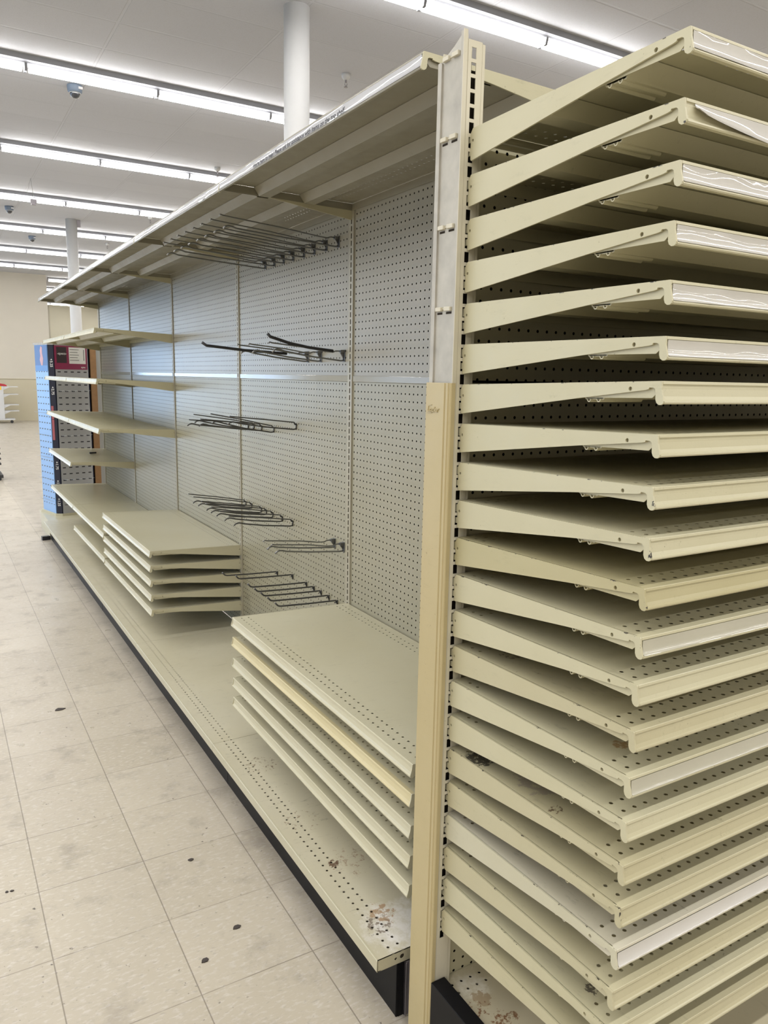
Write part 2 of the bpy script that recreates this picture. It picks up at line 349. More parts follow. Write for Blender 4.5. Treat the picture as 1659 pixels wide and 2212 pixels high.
MB().box(152, 154, 1422.5, 1424, 0, ZC).build('trim_1', plain('wall_joint_cover', (.50, .47, .38), .5), kind='structure')
MB().box(36, 95, 977.2, 978, 50.2, 50.9).build('trim_2', plain('chair_rail_paint', (.60, .55, .42), .5), kind='structure')

# ------------------------------------------------------------------ fixtures
def make_fixture():
    root = empty('strip_light')
    h = MB(); h.prism([[(-3.3, 0), (3.3, 0), (3.3, -1.9), (2.9, -2.0), (2.3, -2.2), (1.9, -2.7), (-1.9, -2.7), (-2.3, -2.2), (-2.9, -2.0), (-3.3, -1.9)]], -24, 24, 'x'); h.build('housing', P['fixture'], root)
    for s in (-1, 1):
        k = MB(); k.prism([[(-2.3, -2.7), (2.3, -2.7), (2.3, -3.4), (1.9, -4.9), (.9, -5.0), (.5, -3.6), (-.5, -3.6), (-.9, -5.0), (-1.9, -4.9), (-2.3, -3.4)]], s*23.9-.35, s*23.9+.35-(.3*(s > 0)), 'x'); k.build('lamp_holder', P['fixture'], root)
    for s in (-1, 1): MB().cyl((-22.8, s*1.35, -4.1), .72, 45.6, 12, 'x').build('fluorescent_tube', P['tube'], root)
    return root
def copy_tree(o, parent=None):
    c = o.copy(); COL.objects.link(c); c.parent = parent
    for ch in list(o.children): copy_tree(ch, c)
    return c
ORD = ['nearest', 'second nearest', 'third', 'fourth', 'fifth', 'sixth', 'seventh', 'eighth', 'ninth', 'tenth']
proto = make_fixture(); used = False
def fixture(X, Y, label, group):
    global used
    o = proto if not used else copy_tree(proto); used = True
    o.location = (X*I, Y*I, ZC*I); tag(o, label, 'ceiling light', group)
rows = [(163, 75.7, ['leftmost', 'middle-left', 'middle-right', 'rightmost'], 'tube row at upper right above the end shelves'),
        (283, -20.3, ['leftmost', 'second from left', 'third from left', 'rightmost'], 'tube row crossing the near round column'),
        (403, 27.7, 0, 'tube row directly behind the near dome camera'), (523, 27.7, 0, 'tube row right behind the hanging sensor'),
        (643, 27.7, 0, 'tube row crossing just under the far column top'), (763, 27.7, 0, 'tube row next after the far column top'),
        (883, 27.7, 0, 'tube row nearest the left back wall'), (1001, 123.7, ['left', 'right'], 'first tube row past the wall corner'),
        (1121, 123.7, ['left', 'right'], 'middle tube row inside the recess'), (1361, 123.7, 0, 'tube row against the far yellow wall')]
for Y, x0, names, d in rows:
    names = names or ['leftmost', 'middle', 'rightmost']
    for i, nm in enumerate(names): fixture(x0+48*i, Y, f'double-tube strip light, {nm} in the {d}', 'strip lights along the ceiling')

def column(x, y, label, collar):
    o = MB().cyl((0, 0, 0), 4.1, ZC, 40).build('round_column', P['white'] if not collar else P['white'], None, (x, y, 0)); tag(o, label, 'column')
    return o
column(72.5, 193, 'white round steel column rising behind the long shelving run, nearest the camera', 0)
c2 = column(66.5, 597, 'white round steel column far down the store, seen above and under the top shelf end', 1)
MB().box(3.5, 6.5, -1.2, 1.2, ZC-5, ZC).build('bracket', P['galv2'], c2)
def camera_dome(x, y, label):
    r = empty('dome_camera', (x, y, ZC), label=label, cat='security camera')
    MB().lathe((0, 0, 0), [(0, 0), (2.9, 0), (3.0, -.4), (2.75, -2.4), (2.2, -2.9), (0, -2.9)]).build('housing', P['camgrey'], r)
    MB().lathe((0, 0, -2.85), [(2.25, .1), (2.25, -.15), (2.05, -.2)]).build('trim_ring', P['white'], r)
    MB().lathe((0, 0, -2.9), [(2.05*math.cos(t*math.pi/16), -2.0*math.sin(t*math.pi/16)) for t in range(9)]).build('dome', P['dome'], r)
    MB().box(1.0, 2.6, -2.9, -2.3, -1.8, -.9).build('label_plate', P['white'], r)
P['camgrey'] = plain('camera_grey', (.14, .18, .24), .45); P['dome'] = plain('smoked_dome', (.03, .035, .045), .05, coat=1.0)
camera_dome(24.0, 303, 'dark grey dome security camera below the nearest visible tube row on the left')
camera_dome(22.2, 574, 'small dark dome security camera at the left edge, beyond the hanging sensor')
camera_dome(49.7, 695, 'tiny dark dome security camera furthest from the camera, left of far column')
def sprinkler(x, y, label, big=1):
    r = empty('sprinkler', (x, y, ZC), label=label, cat='fire sprinkler')
    MB().lathe((0, 0, 0), [(0, 0), (1.7, 0), (1.6, -1.2), (1.1, -1.9), (.5, -2.2), (0, -2.2)]).build('escutcheon', P['white'], r)
    s = MB(); s.cyl((0, 0, -3.0), .42, 1.0, 12); s.tube([(-.35, 0, -2.9), (-.5, 0, -3.7), (-.12, 0, -4.5)], .12); s.tube([(.35, 0, -2.9), (.5, 0, -3.7), (.12, 0, -4.5)], .12); s.cyl((0, 0, -4.75), .75, .14, 16)
    s.build('sprinkler_head', P['galv2'], r)
sprinkler(110.2, 231.5, 'pendant fire sprinkler right of the near column, above the top shelf lettering')
sprinkler(112.0, 389, 'pendant fire sprinkler in front of the second tube row, near the top shelf joint')
sprinkler(114.0, 549, 'pendant fire sprinkler under the third tube row end')
sprinkler(111.0, 692, 'small pendant fire sprinkler furthest away, right of far column')
r = empty('hanging_sensor', (26.0, 478, ZC), label='small grey box hanging on looped white cables from the ceiling at upper left', cat='sensor')
b_ = MB(); b_.tube([(0, 0, 0), (.4, 0, -4), (.8, 0, -8), (.6, 0, -12)], .16); b_.tube([(0, 0, 0), (-1.2, 0, -4), (-2.2, 0, -8), (-2.6, 0, -12.5), (-1.0, 0, -13)], .08); b_.tube([(.6, 0, -8.5), (2.0, 0, -11), (3.2, 0, -12.5), (1.5, 0, -13)], .10)
b_.build('cable', P['white'], r); MB().box(-.9, 2.6, -1.2, 1.2, -14, -12).box(-.4, 2.1, -1.0, 1.0, -15.2, -14).build('sensor_body', P['galv2'], r)

# ------------------------------------------------------------------ shelving parts
SLOTZ = [7.16+n for n in range(0, 77)]
SLOTN = [z for z in SLOTZ if z > 12]
def ladder(mb, x0, x1, sx0, sx1, y0, y1, z0, z1, slots, h=.755, axis='x', m=0):
    """sheet with a column of slots really cut out; axis is the width axis"""
    def bx(a, b, c, d):
        if b-a < 1e-4 or d-c < 1e-4: return
        if axis == 'x': mb.box(a, b, y0, y1, c, d, m)
        else: mb.box(y0, y1, a, b, c, d, m)
    bx(x0, sx0, z0, z1); bx(sx1, x1, z0, z1); z = z0
    for s in slots:
        bx(sx0, sx1, z, s-h/2); z = s+h/2
    bx(sx0, sx1, z, z1)
def pegpanel(a, b, z0, z1, axis, t=1.0):
    m = MB()
    if axis == 'y':
        v = [(0, a, z0), (0, b, z0), (0, b, z1), (0, a, z1), (t, a, z0), (t, b, z0), (t, b, z1), (t, a, z1)]
    else:
        v = [(a, 0, z0), (b, 0, z0), (b, 0, z1), (a, 0, z1), (a, t, z0), (b, t, z0), (b, t, z1), (a, t, z1)]
    m.add(v, [(0, 1, 2, 3)], 1); m.add(v, [(4, 5, 6, 7), (0, 1, 5, 4), (1, 2, 6, 5), (2, 3, 7, 6), (3, 0, 4, 7)], 0); return m
def circ(c, r, n=10): return [(c[0]+r*math.cos(2*math.pi*i/n), c[1]+r*math.sin(2*math.pi*i/n)) for i in range(n)]
def bracket_mesh(D):
    L = [(.25, -.30), (.02, -.02), (-(D-.04), 0), (-D, -.05), (-(D+.04), -.5), (-(D+.20), -1.12), (-(D+.17), -1.25), (-(D+.05), -1.33), (-(D-.12), -1.33), (-(D-.28), -1.22), (-(D-.36), -1.02), (-(D-.37), -.62),
         (-(D-.42), -.45), (-(D-.54), -.37), (-(D-.85), -.36), (-(D-.87), -.45), (-(D-1.1), -.50), (-12.15, -.98), (.17, -2.22), (.25, -2.10),
         (.25, -1.85), (.62, -1.85), (.62, -1.40), (.25, -1.40), (.25, -.95), (.62, -.95), (.62, -.35), (.25, -.35)]
    b = MB(); b.prism([L, circ((0, -.86), .11), circ((-(D-2.2), -.42), .125, 14)], -.06, .06, 'x'); return b.mesh('bracket')
def lip_profile(D):
    f = -D
    return [(f+.40, 0), (f+.03, 0), (f, -.03), (f-.02, -.17), (f+.05, -.22), (f+.04, -.45), (f-.01, -.85), (f-.09, -1.06), (f-.18, -1.11), (f-.20, -1.20), (f-.16, -1.28), (f+.05, -1.30), (f+.10, -1.24),
            (f+.04, -1.16), (f+.10, -.80), (f+.13, -.25), (f+.16, -.07), (f+.40, -.06)]
def deck_mesh(W, D):
    b = MB(); h = W/2
    b.box(-h+.17, h-.17, -D+.40, .20, -.022, 0, 1)
    b.prism([lip_profile(D)], -h+.10, h-.10, 'x')
    for s in (-1, 1): b.box(min(s*(h-.16), s*(h-.22)), max(s*(h-.16), s*(h-.22)), -D+.75, .20, -.95, -.06)
    for s in (-1, 1): b.prism([[(-D+.38, -.30), (-D+.75, -.06), (-D+.75, -.95), (-D+.52, -.75), (-D+.38, -.62)]], s*(h-.19)-.03, s*(h-.19)+.03, 'x')
    b.box(-h+.2, h-.2, .14, .20, -1.0, -.06)
    for c, x0 in ((-13.2, .35), (-6.6, .35)):         # two hat-section stiffeners under the sheet
        o = [(c-1.5, -.06), (c-.75, -1.06), (c+.75, -1.06), (c+1.5, -.06)]; t = [(c+1.38, -.06), (c+.68, -.99), (c-.68, -.99), (c-1.38, -.06)]
        b.prism([o+t], -h+x0, h-x0, 'x')
    for c in ((-12.8, -13.6) if W == 47.9 else ()):
        ring = [(c+.17*math.cos(a), -1.02-.17*abs(math.sin(a))*1.2) for a in [math.pi*i/8 for i in range(9)]]; inn = [(c+.11*math.cos(a), -1.02-.11*math.sin(a)*1.2) for a in [math.pi*i/8 for i in range(8, -1, -1)]]
        for s in (-1, 1): b.prism([ring+inn], s*(h-.25), s*(h-4), 'x')
    return b.mesh('deck')
def strip_mesh(W, D, wob=.0, x0=None, x1=None, drop=None):
    """the thin clear cover clipped in the price channel"""
    b = MB(); h = W/2-.15; n = 60; vs = []; fs = []
    x0 = -h if x0 is None else x0; x1 = h if x1 is None else x1
    prof = [(.0, -.20), (.015, -.45), (-.02, -.80), (-.09, -1.02), (-.17, -1.10)]
    for i in range(n+1):
        x = x0+(x1-x0)*i/n
        k = 1.0
        if drop: k = min(1.25, .35+.9*min(1, ((x-x0)/7.0))**.6)
        for j, (dy, z) in enumerate(prof):
            w = wob*math.sin(x*1.7+j*1.3)*math.sin(x*.43+j)*(.5 if 0 < j < 4 else .15)
            vs.append((x, -D-.012-.03+dy-w-(.12*j/4 if drop else 0), -.20+(z+.20)*k))
    m = len(prof)
    for i in range(n):
        for j in range(m-1): fs.append((i*m+j, (i+1)*m+j, (i+1)*m+j+1, i*m+j+1))
    b.add(vs, fs, 0, True); return b.mesh('price_strip')
MESH = {}
def mesh_with(key, fn, mats):
    k = (key, tuple(m.name for m in mats))
    if k not in MESH:
        if key not in MESH: MESH[key] = fn()
        me = MESH[key].copy()
        for m in mats: me.materials.append(m)
        MESH[k] = me
    return MESH[k]
def shelf(W, D, loc, rz, tilt, label, group, mat='almond', perf=None, strip=None, brmat=None, lipmat=None, name='shelf', roll_=0.0):
    """loc = the hook hole line, at the top face; tilt lifts the front"""
    r = empty(name, loc, 0, label=label, cat='shelf', group=group)
    r.rotation_euler = Matrix.Rotation(rz, 3, 'Z').to_4x4().to_euler()
    r.rotation_mode = 'XYZ'
    r.matrix_world = Matrix.Translation(Vector([v*I for v in loc])) @ Matrix.Rotation(rz, 4, 'Z') @ Matrix.Rotation(roll_, 4, 'Y') @ Matrix.Rotation(-tilt, 4, 'X')
    dk = mesh_with(f'deck{W}_{D}', lambda: deck_mesh(W, D), [P[lipmat or mat], P[perf or mat+'_perf']]); link('deck', dk, r)
    bm_ = mesh_with(f'br{D}', lambda: bracket_mesh(D), [P[brmat or mat]])
    for s in (-1, 1):
        o = link('bracket', bm_, r); o.location = (s*(W/2-.03)*I, 0, 0)
    if strip:
        k, kw = strip; sm = mesh_with(f'st{W}_{D}_{sorted(kw.items())}', lambda: strip_mesh(W, D, **kw), [P[k]]); link('price_strip', sm, r)
    return r

# ------------------------------------------------------------------ the end unit facing the camera
cap = empty('endcap_frame', (0, 0, 0), label='bare almond upright frame with perforated back that carries the tall stack of end shelves', cat='shelving unit')
def upright_near():
    u = MB(); F = .30
    ladder(u, -.50, .72, -.20, .23, F, F+.07, 6, 84, SLOTN)
    u.box(-.56, -.50, F+.035, F+.3, 0, 84.3); u.box(.72, .78, F+.035, F+.3, 7, 84)      # grooves
    u.box(-.90, -.56, F, F+.07, 0, 84.6); u.box(.78, 1.02, F+.02, F+.09, 7, 83.9); u.box(.98, 1.02, F+.05, F+1.0, 7, 83.9)
    u.box(.2, .5, F+.9, F+3.2, 7, 84); u.box(-.45, .3, F+3.1, F+3.2, 7, 84)
    o = u.build('upright', P['post'], cap); MB().box(-.5, .72, F+.68, F+.72, 6, 82.3).box(.66, .72, F+.1, F+.7, 6, 82.3).box(-.52, -.46, F+.1, F+.7, 6, 82.3).build('slot_shade', P['void'], cap)  # black sheets added behind the slots, painting the shade inside
    w = MB(); w.box(-.78, -.70, F+.35, F+3.0, 0, 83.2); w.box(-.88, -.80, F+.09, F+.38, 0, 84.5); w.box(-.92, -.82, F+2.75, F+3.15, 0, 83.2); w.box(-.92, -.72, F+2.68, F+2.75, 0, 83.1)
    w.add([(-.78, F+.35, 83.2), (-.78, F+3.0, 83.2), (-.60, F+1.6, 84.0), (-.78, F+.35, 84.4)], [(0, 1, 2), (0, 2, 3)])
    w.build('side_web', P['galv'], cap)
    for z in (83.2, 77.65, 71.4, 65.4):
        t = MB(); t.prism([[(F+.55, z-.15), (F+1.35, z-.12), (F+1.35, z+.2), (F+.55, z+.17)]], -1.02, -.74, 'x'); t.prism([[(F+1.75, z-.12), (F+2.5, z-.1), (F+2.5, z+.2), (F+1.75, z+.2)]], -1.02, -.74, 'x'); t.box(-.85, -.74, F+1.3, F+1.8, z-.02, z+.12)
        bevel(t.build('locking_tab', P['post'], cap), .05)
    s = MB()
    for z in (77.4, 71.15, 65.15): s.box(-.80, -.775, F+.6, F+1.3, z-.09, z+.06); s.box(-.80, -.775, F+1.8, F+2.45, z-.09, z+.06)
    s.build('tab_slot', P['void'], cap)
upright_near()
u = MB(); ladder(u, 47.3, 48.7, 47.9, 48.15, .30, .37, 7, 84, SLOTZ); u.box(48.6, 48.7, .3, 3.5, 0, 84); u.box(47.3, 47.4, .3, 3.5, 0, 84); u.build('upright', P['post'], cap)
cv = MB(); F = .30                                    # tan snap-on cover of the lower post, ribbed at its front edge
pr = [(-.98, F+3.35), (-1.10, F+3.25), (-1.10, F+.78), (-1.00, F+.72), (-1.00, F+.60), (-1.10, F+.52), (-1.10, F+.30), (-1.00, F+.24), (-1.00, F+.12), (-1.08, F+.04), (-.98, F-.06), (-.62, F-.06), (-.62, F-.01), (-.92, F+.02), (-.92, F+3.35)]
cv.prism([pr], 0, 59.87, 'z'); cvo = cv.build('post_cover', P['cover'], cap, label='tan ribbed post cover'); bevel(cvo, .03)
lg = link('embossed_logo', text_mesh('Lozier', .62, P['cover'], shear=.25, bold=.012, extrude=.05), None); orient(lg, (0, -1, 0), (0, 0, 1), (-1.12, F+3.0, 57.6)); lg.scale = (1.0, 1, 1)
lg.parent = cvo
e = MB(); e.box(-1.16, -1.10, F+2.3, F+3.1, 57.50, 57.55).box(-1.16, -1.10, F+2.35, F+2.8, 58.12, 58.17).build('embossed_line', P['cover'], cvo)
pegcap = painted('pegboard_enamel_end', ALM2, grime=.2, spots=.15, peg=(0, 0.0, 22.4, -.15, 6.8, 78.0))
pegpanel(-23.05, 23.05, 6, 59.9, 'x').build('lower_panel', [P['void'], pegcap], cap, (24, 1.0, 0))
pegpanel(-23.05, 23.05, 60.1, 78.6, 'x').build('upper_panel', [P['void'], pegcap], cap, (24, 1.0, 0))
MB().box(1, 47, 3.2, 3.4, 6, 78).build('backing', P['void'], cap)
capdeck = painted('rusted_end_deck_enamel', (.50, .455, .33), grime=.3, spots=.3, perf=([-.2, -1.2], .13, 0),
    patches=[(-21.6, -1.2, 2.6, (.66, .63, .54), .72, 50), (-21.6, -2.6, 1.7, (.36, .28, .18), .86, 60), (-22.9, -3.6, 3.2, (.16, .06, .02), .98, 65), (-21.2, -5.6, 2.6, (.17, .07, .025), .95, 75), (-22.6, -7.5, 3.2, (.16, .06, .02), .97, 60), (-23, -11.0, 4, (.16, .06, .02), 1.0, 60)])
d = MB(); d.box(-23.2, 23.2, -20.5, .95, 6.94, 7.0); d.prism([[(-20.4, 7.0), (-20.8, 7.0), (-21.0, 5.75), (-20.9, 5.7), (-20.6, 6.8)]], -23.2, 23.2, 'x'); d.box(-23.26, -23.2, -20.6, .9, 6.2, 7.0)
d.build('base_deck', capdeck, cap, (24, 0, 0))
bevel(MB().box(-1.02, .42, -20.0, .22, 0, 7.8).build('side_kick_plate', P['kick'], cap), .05)
MB().box(.5, 48, -19.0, -18.6, 0, 5.9).build('kick_plate', P['kick'], cap)

# shelves of the end unit: top one first
front_up = {1: (.30, 78.10), 2: (.05, 77.92), 3: (.05, 77.85), 4: (.03, 77.80), 5: (-.05, 77.80), 6: (-.05, 77.80)}
DESC = {1: 'topmost end shelf, its clear price cover glinting, nothing above it', 2: 'second end shelf from the top, its price cover peeling down from the left corner', 3: 'third end shelf from the top with wavy clear price cover',
        4: 'fourth end shelf from the top with clear price cover', 5: 'fifth end shelf from the top with creased clear price cover', 6: 'sixth end shelf from the top with dented front rim and clear price cover',
        7: 'seventh end shelf from the top at eye level, seen edge-on', 8: 'eighth end shelf from the top, first whose upper face shows', 11: 'darker tan scratched end shelf, eleventh from the top',
        12: 'end shelf with chipped black corner, directly below the darker tan one', 15: 'end shelf with brown ring stain near its front corner', 17: 'end shelf with black scuff and lifted side edge, fifth above bottom', 19: 'whitish end shelf with dirty edge and white price cover',
        20: 'end shelf directly below the whitish one, with a dark gap along its side', 21: 'second lowest end shelf with a dark stain near the front corner', 22: 'lowest end shelf, above the rusty base deck'}
WORD = {9: 'ninth', 10: 'tenth', 13: 'thirteenth', 14: 'fourteenth', 16: 'sixteenth', 18: 'eighteenth'}
for k in range(1, 23):
    up_, z1 = front_up.get(k, (.50, 77.80)); z = z1-3*(k-1)
    mat = {11: 'tan', 19: 'ivory', 14: 'warm', 17: 'warm', 18: 'warm', 20: 'warm', 22: 'warm'}.get(k, 'almond'); st = None
    if k <= 6: st = ('film', {'wob': .04*(1+k % 3)} if k != 2 else {'wob': .03, 'drop': 1, 'x0': -23.2})
    if k == 19: st = ('film_white', {'wob': .01})
    if k in (12, 15): st = ('film_thin', {'wob': .02})
    lab = 'almond '+DESC[k] if k in DESC and k not in (11, 19) else DESC.get(k) or f'plain almond end shelf, {WORD[k]} from the top of the end stack'
    jx = random.uniform(-.06, .06)
    shelf(47.9, FR, (23.95+jx, 0, z), 0, math.atan(up_/18.5), lab, 'shelves hooked on the end unit', mat, strip=st, brmat=mat+'_br', perf=f'deck{k}_perf' if f'deck{k}_perf' in P else None)
# marks that belong to single end shelves
def blob(name, mat, c, pts, parent_label=None, z=0.02, th=.015):
    b = MB(); b.prism([[(c[0]+p[0], c[1]+p[1]) for p in pts]], z, z+th, 'z'); return b

# ------------------------------------------------------------------ the long run
XP = 18.78; Y0 = 5.5
pegmat = painted('shaded_pegboard_enamel', (.315, .298, .242), rough=.33, grime=.03, spots=.0, even=True, peg=(1, .25, 23.0, 0.0, 7.4, 83.4))  # same paint as the decks, darkened for shade from the top shelf
pegmat_low = painted('shaded_pegboard_enamel_lower', (.31, .292, .212), rough=.33, grime=.04, spots=.0, even=True, peg=(1, .25, 23.0, -.10, 7.4, 59.3))  # darkened in colour like the upper panel, for the shade there
BAY = ['nearest bay', 'second bay', 'third bay', 'fourth bay', 'furthest bay']
BD = ['beside the tan post', 'with all the wire hooks', 'with five shelves stacked low down', 'left of the low shelf stack', 'beside the glasses display']
slotsY = SLOTZ
for k in range(5):
    y = Y0+48*k; r = empty('gondola_section', (XP, y+24, 0), label=f'almond pegboard section, {BAY[k]} of the long run, {BD[k]}', cat='shelving unit', group='sections of the long run')
    pegpanel(-23.28, 23.28, 7, 59.45, 'y').build('lower_panel', [P['void'], pegmat_low], r)
    pegpanel(-23.28, 23.28, 60.38, 84, 'y').build('upper_panel', [P['void'], pegmat], r)
    bevel(MB().box(-.10, .2, -23.28, 23.28, 59.48, 60.38).build('joint_rail', P['rail'] if 'rail' in P else P['clean'], r), .06)
    MB().box(2.9, 3.1, -23.9, 23.9, 6, 84).build('backing', P['void'], r)
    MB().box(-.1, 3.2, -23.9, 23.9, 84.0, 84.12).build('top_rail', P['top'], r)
    for s in ([-1, 1] if k == 4 else [-1]):
        u = MB(); yc = s*24
        ladder(u, yc-.66, yc+.66, yc-.14, yc+.14, -.22, -.15, 7, 84, slotsY, .72, axis='y'); u.box(-.15, 3.0, yc-.66, yc-.60, 0, 84); u.box(-.15, 3.0, yc+.60, yc+.66, 0, 84); u.box(-.10, -.02, yc-.76, yc-.68, 7, 84)
        u.build('upright', P['run_post'], r); MB().box(-.06, -.02, yc-.55, yc+.55, 7, 84).build('slot_shade', P['void'], r)  # black sheet added behind these slots for their inner shade
    # base deck: local frame of a shelf, turned to face the aisle
    W = 48; h = 24; b = MB(); DD = 21.95
    b.box(-h+.03, h-.03, -DD+.2, 0, 6.94, 7.0, 1); b.prism([[(-DD+.2, 7.0), (-DD, 7.0), (-DD-.06, 6.9), (-DD-.10, 5.85), (-DD-.04, 5.74), (-DD+.4, 5.74), (-DD+.4, 5.8), (-DD+.05, 5.85), (-DD+.05, 6.94), (-DD+.2, 6.94)]], -h+.03, h-.03, 'x')
    if k == 0: b.prism([[(-DD, 7.0), (-DD, 5.75), (0, 5.75), (0, 7.0)], circ((-DD+2.0, 6.35), .14), circ((-DD+2.7, 6.38), .24, 14)], h-.09, h-.03, 'x')
    o = b.build('base_deck', [P['basecoat'], P['base_near'] if k == 0 else P['base']], r); o.rotation_euler = (0, 0, -math.pi/2); o.location = (-.2*I, 0, 0)
    g = MB(); g.box(-20.0, -19.8, -24, 24, 0, 5.74); g.box(-20.03, -20.0, -23.95, -23.85, 0, 5.7)
    g.build('kick_plate', P['kick'], r)
    if k == 0:
        e = MB(); e.box(-19.2, -18.25, -24.22, -24.05, -0.0, 5.7); e.box(-19.2, -19.12, -24.35, -24.1, 0, 5.7); e.box(-18.75, -18.6, -24.35, -24.1, 0, 5.7); e.box(-18.32, -18.25, -24.35, -24.1, 0, 5.7); e.build('base_bracket', P['galv2'], r)
        MB().box(-19.8, -.5, -24.05, -23.95, 0, 5.7).build('end_plate', P['kick'], r)
RZ = -math.pi/2
def run_shelf(k, zb, up_, label, group, D=FR, **kw):
    return shelf(48, D, (XP-.42, Y0+48*k+24, zb), RZ, math.atan(up_/D), label, group, **kw)
TOPL = ['nearest top shelf of the long run, carrying the printed help notice', 'second top shelf of the long run, above the row of long hooks', 'third top shelf of the long run', 'fourth top shelf of the long run', 'furthest top shelf of the long run, its corner against the back wall']
tops = []
for k in range(5):
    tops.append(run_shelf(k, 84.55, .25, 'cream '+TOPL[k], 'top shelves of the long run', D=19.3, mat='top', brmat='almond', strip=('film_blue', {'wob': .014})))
POS = ['top', 'second', 'third', 'fourth', 'bottom']
for i in range(5):
    z = [25.35, 22.4, 19.25, 16.2, 13.2][i]
    m = dict(mat='clean')
    if i == 1: m = dict(mat='clean', lipmat='yellow')
    run_shelf(0, z, .45, ['almond top shelf of the near low stack, whole clean face showing', 'second shelf of the near low stack, with yellowed front lip', 'third shelf of the near low stack, under the yellow-lipped one', 'fourth shelf of the near low stack', 'lowest shelf of the near low stack, over the stained base deck'][i], 'near low stack of shelves', **m)
    run_shelf(2, [24.97, 22.0, 19.0, 15.95, 12.9][i], .50, ['top shelf of the far low stack, smooth face showing', 'second shelf of the far low stack', 'third shelf of the far low stack, between second and fourth', 'fourth shelf of the far low stack, with a scuffed side', 'lowest shelf of the far low stack, just over the base deck'][i], 'far low stack of shelves', mat='clean')
LV = [69.95, 57.9, 45.9, 32.5, 19.6]; LN = ['highest', 'second highest', 'middle', 'fourth', 'fifth']
for i, z in enumerate(LV):
    for k in (3, 4):
        if i == 3 and k == 3: continue
        u_ = [.75, .6, .5, .6, .5][i]
        run_shelf(k, z, u_, f'almond {LN[i]} level shelf in the {"fourth" if k == 3 else "furthest"} bay'+(', with a dark clip lying on it' if i == 3 else ''), 'spaced shelves at the far bays', mat='clean' if i > 2 else 'almond')
run_shelf(3, 13.4, .3, 'almond shelf hung low by itself in the fourth bay, left of the far low stack', 'spaced shelves at the far bays', mat='clean')
MB().prism([[(0, 0), (2.2, .5), (2.4, 1.2), (.9, 1.0), (.2, 1.6)]], 0, .5, 'z').build('label_clip', P['black'], None, (9.5, 222, 33.0), label='small black clip lying on the fourth level shelf of the furthest bay', cat='clip')

# printed notice on the nearest top shelf price cover
tm = text_mesh("We're here to help! Please ask for assistance with items on the top shelf.", .62, P['ink'], shear=.25, bold=.014)
L = max(v.co.x for v in tm.vertices)/I
notice = link('printed_notice', tm, tops[0]); bpy.context.view_layer.update()
W_ = Matrix(((0, 0, -1, -1.15*I), (-1, 0, 0, 41.0*I), (0, 1, 0, 83.78*I), (0, 0, 0, 1))) @ Matrix.Diagonal((23.0/L, 1.0, 1, 1))
notice.matrix_local = tops[0].matrix_world.inverted() @ W_

# ------------------------------------------------------------------ wire hooks
def wire(path, r=.11): return MB().tube(path, r, 8)
def hook(kind, y, z, zl=None, tip=(6.9, 1.3), ltip=(7.6, 1.1), label='', group='', rod=None, mat='chrome'):
    """tip = (world X of the tip, rise over the root)"""
    r = empty('peg_hook', (XP, y, z), label=label, cat='display hook', group=group); M_ = P[mat]
    tx = tip[0]-XP; rise = tip[1]
    low = (zl-z) if zl is not None else -1.15
    if kind == 'plate':
        b = MB(); b.box(-.12, 0, -.42, .42, low-.15, .35); b.box(-.75, -.12, -.28, .28, -.15, .30); b.prism([[(-.7, -.15), (-.12, -.15), (-.12, low+.2)]], -.12, .12, 'y'); bevel(b.build('base_plate', P['zplate'], r), .04)
        wire([(-.6, 0, .1), (-1.4, 0, .12), (-1.9, 0, -.08), (-3, 0, -.02), (tx*.5, 0, rise*.45), (tx+.6, 0, rise-.05), (tx+.2, 0, rise+.05), (tx, 0, rise-.15)], .10).build('upper_wire', M_, r)
    elif kind == 'loop':
        b = MB(); b.tube([(0, 0, -.25), (-.35, 0, -.25), (-.45, 0, -.05), (-.55, 0, .0)], .12); b.tube([(-.1, 0, low-.05), (-.1, 0, -.2)], .1); b.box(-.2, -.02, -.25, .25, -.45, -.2); b.build('base_plate', P['dwire'], r)
        wire([(-.1, 0, -.3), (-.5, 0, .12), (-.9, 0, .15), (tx*.5, 0, rise*.55), (tx+.3, 0, rise), (tx, 0, rise+.06)], .10).build('upper_wire', M_, r)
    if kind == 'single':
        b = MB(); b.tube([(0, 0, -.7), (-.12, 0, -.3), (-.2, 0, -.25), (0, 0, .25)], .12); b.tube([(-.25, .32, -.2), (-.15, 0, -.2), (-.25, -.32, -.2)], .12); b.build('base_clip', P['black'], r)
        wire([(-.15, 0, -.15), (-.35, 0, .2), (-.8, 0, .2), (tx*.5, 0, rise*.30), (tx+.9, 0, rise*.50), (tx+.5, 0, rise*.6), (tx+.25, 0, rise*.8), (tx, 0, rise+.1)], .135).build('wire', M_, r)
        return r
    lx = ltip[0]-XP; lr = low+ltip[1]
    if ltip[0] is not None:
        wire([(-.1, 0, low+.25), (-.2, 0, low+.05), (-.6, 0, low), (lx*.5, 0, low+(ltip[1])*.45), (lx+1.9, 0, lr-.05), (lx+1.3, 0, lr+.12), (lx+.8, 0, lr+.2), (lx+.35, 0, lr+.08), (lx, 0, lr-.22)], .125).build('lower_wire', M_, r)
    if rod:
        MB().tube([(p[0]-XP, 0, p[1]-z) for p in rod], .22, 10).build('label_rod', P['black'], r)
    return r
Q = ['nearest', 'second nearest', 'third', 'fourth', 'fifth', 'sixth', 'seventh', 'furthest']
for i, y in enumerate([57.9, 61.95, 66.2, 70.17, 74.42, 78.48, 82.65, 86.86]):
    hook('plate', y, 80.4, 79.25, (.45, 1.25+.04*i), (1.0, .9), f'long zinc double hook high under the top shelf, {Q[i]} of its row of eight', 'long hooks under the top shelf')
Q3 = ['nearest', 'middle', 'furthest']
